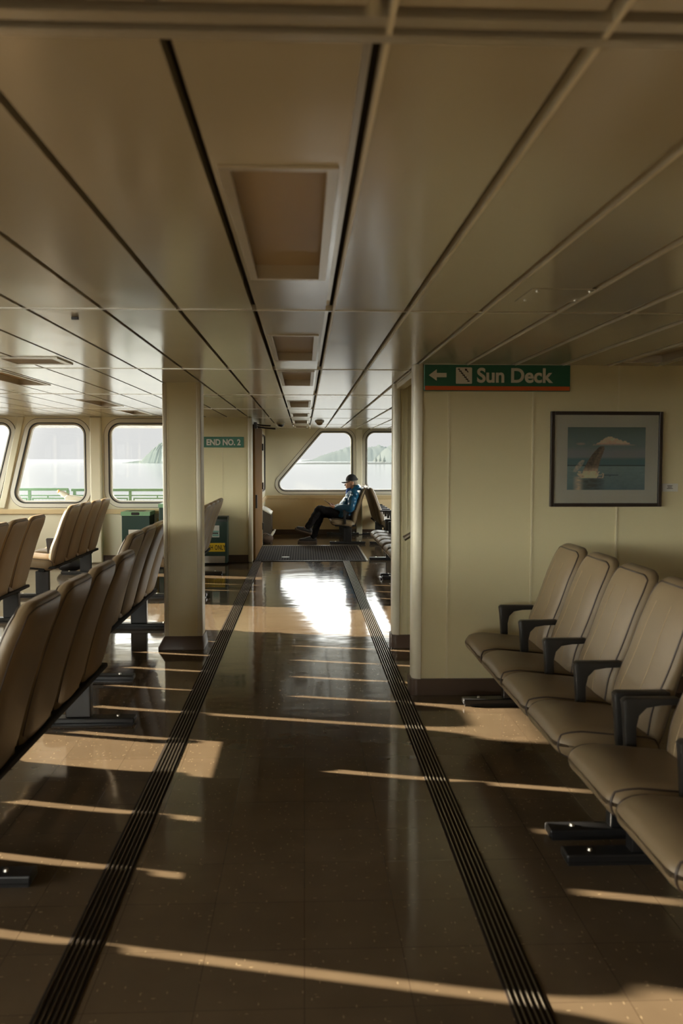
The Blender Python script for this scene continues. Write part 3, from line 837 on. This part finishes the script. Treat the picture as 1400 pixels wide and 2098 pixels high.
f = MB(); f.sphere((0, 0, .10), 1, (.17, .24, .105), 20)
b_ = f.build('duffel_bag', mat('black_nylon', (.012, .012, .014), .6, bump=.2, bscale=15), None, 60, label='black rounded bag on the floor below the end windows', cat='bag')
b_.location = (-3.16, 12.35, 0)
hd = MB(); hd.tube([(-.1, 0, .18), (-.06, 0, .23), (.06, 0, .23), (.1, 0, .18)], .009, 8); hd.build('handle', BLACKP, b_, 60)

# heater cabinet with its sloping grille, and the bag before it
t = empty('heater_cabinet', (-.69, 17.0, 0), label='dark metal heater cabinet with sloping pale grille top', cat='heater')
MB().prism([(-.085, .03), (.085, .03), (.085, .50), (-.085, .60)], 'y', -.42, .42, bev=.003).build('body', HEAT, t)
MB().prism([(-.085, .60), (.092, .498), (.092, .522), (-.085, .625)], 'y', -.43, .43, bev=.002).build('top', SIGNW, t)
f = MB()
for k in range(10): f.prism([(-.05, .609-.003), (.06, .545-.003), (.06, .549-.003), (-.05, .613-.003)], 'y', -.34+k*.068, -.30+k*.068)
g_ = f.build('grille', mat('grey_grille', (.40, .38, .32), .4, metal=.5), t)
g_.location = (0, 0, .012)
MB().box(-.08, .075, -.40, .40, 0, .03).build('plinth', BLACKP, t)
t = empty('backpack', (-.66, 16.38, 0), label='brown bag slumped on the floor before the heater cabinet', cat='bag')
f = MB(); f.sphere((0, 0, .085), 1, (.105, .10, .085), 20); f.sphere((-.04, .02, .13), .07, (1, .9, .8), 14); f.build('body', BAGM, t, 60)
MB().tube([(-.05, -.06, .13), (0, -.075, .17), (.05, -.055, .12)], .008, 8).build('strap', PIPE, t, 60)
t = empty('water_bottle', (-.585, 16.33, .145), label='white bottle sticking out of the brown bag', cat='bottle')
f = MB(); f.tube([(0, 0, 0), (.045, 0, .07), (.05, 0, .08)], [.022, .022, .016], 12); f.build('body', PAPER, t, 50)
MB().tube([(.05, 0, .08), (.068, 0, .108)], [.016, .015], 12).build('cap', SIGNW, t, 50)

# ------------------------------------------------------------ outside: deck rail
t = empty('deck_railing', (-3.9, 15.3, 0), label='green deck railing with mesh panels outside the end windows', cat='railing')
f = MB(); f.box(-1.7, -.02, -.03, .03, .985, 1.028, bev=.004); f.box(.03, 2.6, -.03, .03, .975, 1.018, bev=.004)
f.build('top_rail', RAILG, t)
MB().box(-1.7, 2.6, -.015, .015, .895, .915).build('mid_rail', RAILG, t)
for x in (-1.62, -.66, -.03, .08, 1.0, 1.9, 2.5): MB().box(x-.022, x+.022, -.022, .022, -.06, .99).build('post', RAILG, t)
for x in (-1.14, -.36, .56, 1.45, 2.2): MB().box(x-.01, x+.01, -.01, .01, .865, .90).build('spacer', RAILG, t)
for a, b in ((-1.58, -.70), (-.62, -.07), (.13, .96), (1.05, 1.86), (1.95, 2.46)):
    f = MB(); f.box(a, b, -.012, .012, .845, .868); f.box(a, b, -.012, .012, .08, .10); f.box(a, a+.022, -.012, .012, .10, .845); f.box(b-.022, b, -.012, .012, .10, .845)
    o = f.build('mesh_frame', RAILG, t)
    f = MB(); x = a+.06
    while x < b-.03: f.box(x, x+.004, -.003, .003, .1, .845); x += .055
    z = .13
    while z < .84: f.box(a+.02, b-.02, -.003, .003, z, z+.004); z += .055
    f.build('mesh', WHITEM, o)
t = empty('net_bundle', (-3.62, 14.9, 0), label='white netted bundle with orange tip beside the green railing', cat='netting')
f = MB(); f.prism([(-.30, 0), (-.24, .90), (-.20, .93), (.02, .90), (.40, .80), (.46, .70), (.46, 0)], 'y', -.10, .10, bev=.02); f.build('net', WHITEM, t, 30)
MB().tube([(-.21, 0, .90), (-.30, 0, .955), (-.36, 0, .985)], [.05, .045, .02], 10).build('neck', WHITEM, t, 60)
MB().sphere((-.355, 0, .985), .028, (1, 1, 1), 12).build('float', CONE, t, 60)

# ------------------------------------------------------------ outside: sea, hills
MB().box(-9000, 9000, -4000, 12000, -13.6, -12.6).build('sea', SEA, kind='stuff', label='pale glittering sea beyond the windows', cat='sea')
def ridge(name, pts, y, depth, m, label, cat, rough=.12, nseg=90):
    """a hill: profile pts (x, height above the water) swept back to the shore"""
    bm = bmesh.new(); x0, x1 = pts[0][0], pts[-1][0]
    def H(x):
        for (a, ha), (b, hb) in zip(pts, pts[1:]):
            if a <= x <= b: return ha+(hb-ha)*(x-a)/(b-a)
        return 0
    rows = []
    for j in range(9):
        v = j/8; k = math.sin(v*PI)**.6; row = []
        for i in range(nseg+1):
            x = x0+(x1-x0)*i/nseg
            h = H(x)*k*(1+rough*mnoise.noise(Vector((x*14/(x1-x0)*3, v*6, 0)))+rough*.6*mnoise.noise(Vector((x*90/(x1-x0), v*20, 4))))
            row.append(bm.verts.new((x, y+depth*(v-.5), -12.5+h)))
        rows.append(row)
    for j in range(8):
        for i in range(nseg): bm.faces.new((rows[j][i], rows[j][i+1], rows[j+1][i+1], rows[j+1][i]))
    bm.faces.new([r[0] for r in rows] ); bm.faces.new([r[-1] for r in rows][::-1])
    me = bpy.data.meshes.new(name); bm.to_mesh(me); bm.free()
    return link(name, me, m, None, 50, label=label, cat=cat)
def X_at(u, Y): return ((u-700)/1862.1+.0412)*Y
ridge('headland', [(X_at(284, 3000), 1), (X_at(292, 3000), 6), (X_at(308, 3000), 9), (X_at(316, 3000), 14), (X_at(319, 3000), 30), (X_at(324, 3000), 42), (X_at(334, 3000), 60), (X_at(380, 3000), 95), (X_at(440, 3000), 30)], 3000, 500, HILLD, 'green headland rising from the sea in the left end window', 'headland', .16)
ridge('distant_hill', [(X_at(618, 5200), 2), (X_at(640, 5200), 8), (X_at(660, 5200), 34), (X_at(690, 5200), 58), (X_at(726, 5200), 92), (X_at(745, 5200), 75), (X_at(775, 5200), 88), (X_at(900, 5200), 40)], 5200, 900, HILLM, 'pale hazy hill behind the man, in the slanted window', 'hill')
ridge('distant_hill', [(X_at(775, 4200), 14), (X_at(790, 4200), 62), (X_at(812, 4200), 92), (X_at(870, 4200), 120), (X_at(950, 4200), 20)], 4200, 700, HILLM, 'pale hazy hill in the window right of the man', 'hill')
ridge('sandspit', [(X_at(600, 2400), 1), (X_at(640, 2400), 3.5), (X_at(740, 2400), 4), (X_at(880, 2400), 4), (X_at(900, 2400), 1)], 2400, 120, ROCKM, 'low thin shoreline in front of the far hills', 'shore', .3)
def conifer(u, Y, h, w, label):
    x = X_at(u, Y); t = empty('shore_tree', (x, Y, -8.1), label=label, cat='tree', group='trees on the shoreline')
    f = MB(); n = 7
    for k in range(n):
        z = h*(.12+.83*k/n); r = w*(1-k/n)*(.85+.3*random.random())
        f.cyl((random.uniform(-.1, .1)*w, 0, z), (0, 0, z+h*.22), r, r*.12, 9)
    f.build('foliage', TREEM, t)
    MB().cyl((0, 0, 0), (0, 0, h*.3), w*.12, n=6).build('trunk', ROCKM, t)
conifer(779, 2380, 27, 5, 'tallest tree of the clump on the far shore')
conifer(770.5, 2390, 19, 5, 'smaller tree left of the tallest shore tree')
conifer(788, 2385, 18, 5.5, 'smaller tree right of the tallest shore tree')

# ---------------------------------------------------------------------- person
def blob(prims, vox, sm=6, disp=None):
    """prims: ('c',p0,p1,r0,r1) tapered limb, ('e',centre,(rx,ry,rz),rot) ellipsoid -> one continuous surface"""
    f = MB()
    for q in prims:
        if q[0] == 'c':
            _, p0, p1, r0, r1 = q
            p0, p1 = Vector(p0), Vector(p1); d = p1-p0; pts, rs = [], []
            k = d.normalized()
            for i in range(5):
                a = -PI/2+PI/2*i/4
                if i: pts.append(p0+k*(r0*math.sin(a))); rs.append(max(1e-4, r0*math.cos(a)))
            for i in range(5):
                a = PI/2*i/4
                if i < 4: pts.append(p1+k*(r1*math.sin(a))); rs.append(max(1e-4, r1*math.cos(a)))
            f.tube(pts, rs, 14)
        else:
            _, c, r, rot = q
            f.sphere(c, 1, r, 20, Matrix.Rotation(rot, 4, 'Y'))
    me = f.mesh('blob'); o = bpy.data.objects.new('tmp', me)
    m = o.modifiers.new('r', 'REMESH'); m.mode = 'VOXEL'; m.voxel_size = vox
    s = o.modifiers.new('s', 'SMOOTH'); s.factor = .5; s.iterations = sm
    me = conv(o)
    if disp:
        me.update()
        co = [(v.co+v.normal*disp(v.co)) for v in me.vertices]
        for v, c in zip(me.vertices, co): v.co = c
    for p in me.polygons: p.use_smooth = True
    return me
MY = 16.36                              # middle plane of the seated man
person = empty('person', (.80, MY, 0), label='grey-haired man in a blue jacket and dark cap, seated, reading a phone', cat='person')
def PT(x, y, z): return (x-.80, y, z)
hip = [PT(.78, -.09, .50), PT(.78, .09, .50)]
kneeN, kneeF = PT(.275, -.07, .615), PT(.31, .11, .535)
ankN, ankF = PT(.055, -.05, .285), PT(.165, .10, .105)
shN, shF = PT(.895, -.195, .89), PT(.895, .195, .89)
elN, elF = PT(.825, -.235, .645), PT(.81, .235, .65)
wrN, wrF = PT(.565, -.105, .635), PT(.565, .075, .640)
neck = PT(.905, 0, .955); head = PT(.845, 0, 1.10)
body = []
body += [('e', PT(.775, 0, .55), (.100, .150, .12), .2), ('e', PT(.80, 0, .70), (.105, .145, .15), .25), ('e', PT(.865, 0, .86), (.100, .17, .12), .25)]
body += [('c', PT(.895, 0, .93), PT(.872, 0, 1.04), .058, .054)]
body += [('c', shN, elN, .048, .042), ('c', shF, elF, .048, .042), ('c', elN, wrN, .040, .027), ('c', elF, wrF, .040, .027)]
body += [('c', hip[0], kneeN, .08, .058), ('c', hip[1], kneeF, .08, .058), ('c', kneeN, ankN, .052, .036), ('c', kneeF, ankF, .052, .036)]
body += [('c', ankN, PT(-.06, -.05, .25), .036, .03), ('c', ankF, PT(.03, .10, .045), .036, .028)]
# head: skull, face, nose, brow, chin, lips, ears
body += [('e', PT(.858, 0, 1.115), (.098, .076, .098), 0), ('e', PT(.822, 0, 1.065), (.075, .064, .085), .15), ('e', PT(.792, 0, 1.005), (.036, .040, .030), 0)]
body += [('c', PT(.760, 0, 1.085), PT(.738, 0, 1.048), .010, .015), ('e', PT(.762, 0, 1.098), (.018, .05, .012), 0)]
body += [('e', PT(.757, 0, 1.022), (.012, .024, .007), 0), ('e', PT(.759, 0, 1.008), (.012, .022, .008), 0)]
body += [('e', PT(.872, s*.078, 1.075), (.022, .010, .034), .2) for s in (-1, 1)]
# hands curled round the phone
def hand(w, s, tip):
    w = Vector(w); d = (Vector(tip)-w).normalized(); side = Vector((0, s, 0)); upv = Vector((d.z, 0, -d.x))
    if upv.z < 0: upv = -upv
    out = [('c', w, w+d*.055, .026, .030), ('c', w+d*.045+side*.018, w+d*.085+side*.02, .024, .018), ('c', w+d*.045-side*.018, w+d*.085-side*.02, .024, .018)]
    for i, (o, L) in enumerate(((-.031, .058), (-.011, .068), (.010, .064), (.030, .050))):
        a = w+d*.085+side*o; b = a+d*L*.5-upv*.006; c = b+d*L*.32+upv*.012; e = c+d*L*.12+upv*.018
        out += [('c', a, b, .0095, .009), ('c', b, c, .009, .0082), ('c', c, e, .0082, .007)]
    a = w+d*.035+upv*.018+side*.022; b = a+d*.035+upv*.018; c = b+d*.028+upv*.004
    return out+[('c', a, b, .012, .0105), ('c', b, c, .0105, .0085)]
body += hand(wrN, 1, PT(.455, -.03, .70)) + hand(wrF, -1, PT(.455, .02, .70))
link('body', blob(body, .0045, 3), SKIN, person)
# trousers
tr = [('e', PT(.775, 0, .515), (.120, .175, .085), 0), ('c', hip[0], kneeN, .098, .078), ('c', hip[1], kneeF, .098, .078),
      ('c', kneeN, PT(.07, -.055, .295), .076, .058), ('c', kneeF, PT(.170, .10, .115), .076, .058)]
def folds(s, a): return lambda p: a*mnoise.noise(Vector((p.x*s, p.y*s*.8, p.z*s*1.3)))+a*.5*mnoise.noise(Vector((p.x*s*2.3, p.y*s*2, p.z*s*2.6+7)))
link('trousers', blob(tr, .010, 8, folds(13, .012)), PANTS, person)
# jacket with sleeves, hem, collar and bunched hood
jk = [('e', PT(.770, 0, .51), (.125, .190, .115), .1), ('e', PT(.780, 0, .67), (.146, .195, .17), .30), ('e', PT(.868, 0, .84), (.122, .205, .125), .30),
      ('c', shN, elN, .082, .074), ('c', shF, elF, .082, .074), ('c', elN, PT(.585, -.112, .637), .074, .050), ('c', elF, PT(.585, .082, .640), .074, .050),
      ('c', PT(.70, -.12, .60), PT(.665, -.14, .52), .075, .055), ('c', PT(.70, .12, .60), PT(.665, .14, .52), .075, .055),
      ('e', PT(.965, 0, 1.00), (.075, .125, .055), .25), ('c', PT(.89, -.085, .965), PT(.960, -.10, 1.01), .045, .050), ('c', PT(.89, .085, .965), PT(.960, .10, 1.01), .045, .050),
      ('c', PT(.83, -.075, .925), PT(.90, -.10, .965), .030, .042), ('c', PT(.83, .075, .925), PT(.90, .10, .965), .030, .042)]
jf = folds(8, .016)
def jfold(p):
    return jf(p)+.010*math.sin(p.z*34+p.x*26+2.2*mnoise.noise(p*5))*(.3+.9*max(0, mnoise.noise(p*4+Vector((3, 1, 7)))))
jo = link('jacket', blob(jk, .009, 5, jfold), JACK, person)
link('shirt', blob([('e', PT(.80, 0, .84), (.055, .075, .11), .35), ('c', PT(.80, 0, .90), PT(.815, 0, .955), .055, .060)], .010, 4), JACKL, person)
# hair, cap
link('hair', blob([('e', PT(.900, 0, 1.075), (.068, .0785, .062), 0), ('e', PT(.868, 0, 1.125), (.092, .0815, .040), 0), ('e', PT(.928, 0, 1.045), (.036, .055, .04), 0)], .006, 3, folds(60, .004)), HAIR, person)
f = MB(); f.sphere((0, 0, 0), 1, (.110, .090, .120), 24)
bmesh.ops.bisect_plane(f.bm, geom=f.bm.verts[:]+f.bm.edges[:]+f.bm.faces[:], plane_co=(0, 0, 0), plane_no=(0, 0, -1), clear_outer=True)
cap = f.build('cap', CAPM, person, 60); cap.location = PT(.858, 0, 1.128); cap.rotation_euler = (0, math.radians(-4), 0)
bp_ = rounded([(-.10, -.075), (.0, -.082), (.0, .082), (-.10, .075), (-.145, .035), (-.145, -.035)], [.02, .01, .01, .02, .03, .03], 5)
f = MB(); f.prism(bp_, 'z', 0, .012, bev=.003)
for v in f.bm.verts: v.co.z -= 5.0*v.co.y**2+.26*max(0, -v.co.x)
br_ = f.build('brim', CAPM, cap, 40); br_.location = (-.040, 0, .014)
MB().sphere((0, 0, .121), .009, (1, 1, .6), 10).build('button', CAPM, cap, 60)
MB().box(.095, .116, -.03, .03, .012, .03, bev=.004).build('strap', CAPM, cap)
# shoes
def shoe(name, heel, toe, z_up):
    heel, toe = Vector(heel), Vector(toe); d = (toe-heel).normalized(); L = (toe-heel).length
    n_ = Vector((d.z, 0, -d.x)); n_ = n_ if n_.z > 0 else -n_
    def q(a, h): return heel+d*(a*L)+n_*h
    up = [('c', q(.10, .050), q(.16, .085), .042, .040), ('c', q(.15, .045), q(.55, .045), .043, .042), ('c', q(.5, .042), q(.85, .036), .043, .036), ('c', q(.30, .075), q(.5, .06), .036, .036)]
    o = link(name, blob(up, .006, 4), SHOE, person)
    so = [('c', q(.06, .014), q(.45, .010), .036, .036), ('c', q(.42, .010), q(.92, .018), .037, .034)]
    me = blob(so, .006, 3)
    link('sole', me, SOLE, o)
    lc = MB()
    for k in range(4):
        p = q(.42+k*.09, .088-k*.006); lc.tube([p+Vector((0, -.028, -.01)), p+Vector((0, 0, .003)), p+Vector((0, .028, -.01))], .003, 6)
    lc.build('lace', PIPE, o)
shoe('shoe', PT(.125, -.05, .165), PT(-.165, -.055, .252), 0)
shoe('shoe', PT(.225, .10, .010), PT(-.115, .09, .004), 0)
# phone
t = empty('phone', (.418, MY-.01, .738), label='smartphone held in the seated man\'s hands', cat='phone')
Mp = Matrix.Rotation(math.radians(38), 4, 'Y')
MB().box(-.072, .072, -.036, .036, -.005, .004, bev=.003, M=Mp).build('case', PHONE, t)
MB().box(-.066, .066, -.032, .032, .004, .0052, M=Mp).build('screen', CAMG, t)

# --------------------------------------------------------------- light and view
sun = bpy.data.lights.new('sun', 'SUN'); sun.energy = 48; sun.angle = .0093; sun.color = (1, .85, .66)
so = bpy.data.objects.new('sun', sun); COL.objects.link(so)
d = Vector((1, -.29, -.30)).normalized()
so.rotation_euler = d.to_track_quat('-Z', 'Y').to_euler()
so.location = (-30, 12, 12)

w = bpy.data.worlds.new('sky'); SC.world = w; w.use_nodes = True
nt = w.node_tree; N, L = nt.nodes, nt.links
bg = N['Background']
tc = N.new('ShaderNodeTexCoord')
dp = N.new('ShaderNodeVectorMath'); dp.operation = 'DOT_PRODUCT'; dp.inputs[1].default_value = (-d.x, -d.y, -d.z)
L.new(tc.outputs['Generated'], dp.inputs[0])
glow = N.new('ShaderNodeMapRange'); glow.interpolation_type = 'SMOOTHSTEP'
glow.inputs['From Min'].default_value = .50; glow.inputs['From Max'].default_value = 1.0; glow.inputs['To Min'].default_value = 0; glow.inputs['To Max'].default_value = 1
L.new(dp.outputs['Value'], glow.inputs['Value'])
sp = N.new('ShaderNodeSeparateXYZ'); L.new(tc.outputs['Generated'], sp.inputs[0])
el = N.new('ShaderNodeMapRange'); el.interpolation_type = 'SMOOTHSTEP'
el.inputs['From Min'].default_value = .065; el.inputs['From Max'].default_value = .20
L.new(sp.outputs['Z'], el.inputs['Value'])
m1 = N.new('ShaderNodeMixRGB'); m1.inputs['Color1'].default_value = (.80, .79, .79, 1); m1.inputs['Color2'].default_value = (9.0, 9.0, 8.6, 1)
hz = N.new('ShaderNodeMapRange'); hz.interpolation_type = 'SMOOTHSTEP'      # horizon kept dim ahead only, brightened elsewhere to light the room
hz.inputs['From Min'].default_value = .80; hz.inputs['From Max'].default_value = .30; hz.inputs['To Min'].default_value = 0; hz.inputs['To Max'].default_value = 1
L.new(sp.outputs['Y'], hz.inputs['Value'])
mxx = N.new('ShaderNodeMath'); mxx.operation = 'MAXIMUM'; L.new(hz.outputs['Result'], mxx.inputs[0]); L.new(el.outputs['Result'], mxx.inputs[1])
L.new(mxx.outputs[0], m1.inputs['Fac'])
bk = N.new('ShaderNodeMapRange'); bk.interpolation_type = 'SMOOTHSTEP'       # sky boost added behind the camera to lift camera-facing walls
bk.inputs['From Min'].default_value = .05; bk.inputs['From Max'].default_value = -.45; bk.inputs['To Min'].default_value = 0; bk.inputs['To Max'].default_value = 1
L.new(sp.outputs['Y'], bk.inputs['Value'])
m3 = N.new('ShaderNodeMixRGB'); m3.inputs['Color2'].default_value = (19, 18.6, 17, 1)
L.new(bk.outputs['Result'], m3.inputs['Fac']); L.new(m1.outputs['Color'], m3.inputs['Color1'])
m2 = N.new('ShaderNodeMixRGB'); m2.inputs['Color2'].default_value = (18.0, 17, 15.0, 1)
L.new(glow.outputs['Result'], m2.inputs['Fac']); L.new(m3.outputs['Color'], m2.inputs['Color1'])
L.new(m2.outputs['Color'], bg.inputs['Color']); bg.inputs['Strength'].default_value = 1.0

cam = bpy.data.cameras.new('camera'); co = bpy.data.objects.new('camera', cam); COL.objects.link(co)
cam.sensor_fit = 'VERTICAL'; cam.sensor_height = 36; cam.lens = 1862.1/2098*36
cam.clip_start = .05; cam.clip_end = 20000
co.location = (0, 0, 1.523)
yaw, pit, rol = .0412, -.0586, .0015
fwd = Vector((math.sin(yaw)*math.cos(pit), math.cos(yaw)*math.cos(pit), math.sin(pit)))
right = Vector((math.cos(yaw), -math.sin(yaw), 0)); up = right.cross(fwd)
R_ = right*math.cos(rol)+up*math.sin(rol); U_ = up*math.cos(rol)-right*math.sin(rol)
mw = Matrix((R_, U_, -fwd)).transposed().to_4x4(); mw.translation = co.location
co.matrix_world = mw
cam.dof.use_dof = True; cam.dof.focus_distance = 12; cam.dof.aperture_fstop = 4.0
SC.camera = co
SC.view_settings.view_transform = 'Standard'; SC.view_settings.look = 'None'
SC.view_settings.exposure = 0; SC.view_settings.gamma = 1; SC.view_settings.use_curve_mapping = False
SC.cycles.use_denoising = True
SC.cycles.max_bounces = 10; SC.cycles.diffuse_bounces = 6; SC.cycles.glossy_bounces = 5; SC.cycles.transparent_max_bounces = 12
SC.cycles.sample_clamp_indirect = 6; SC.cycles.caustics_reflective = False; SC.cycles.caustics_refractive = False
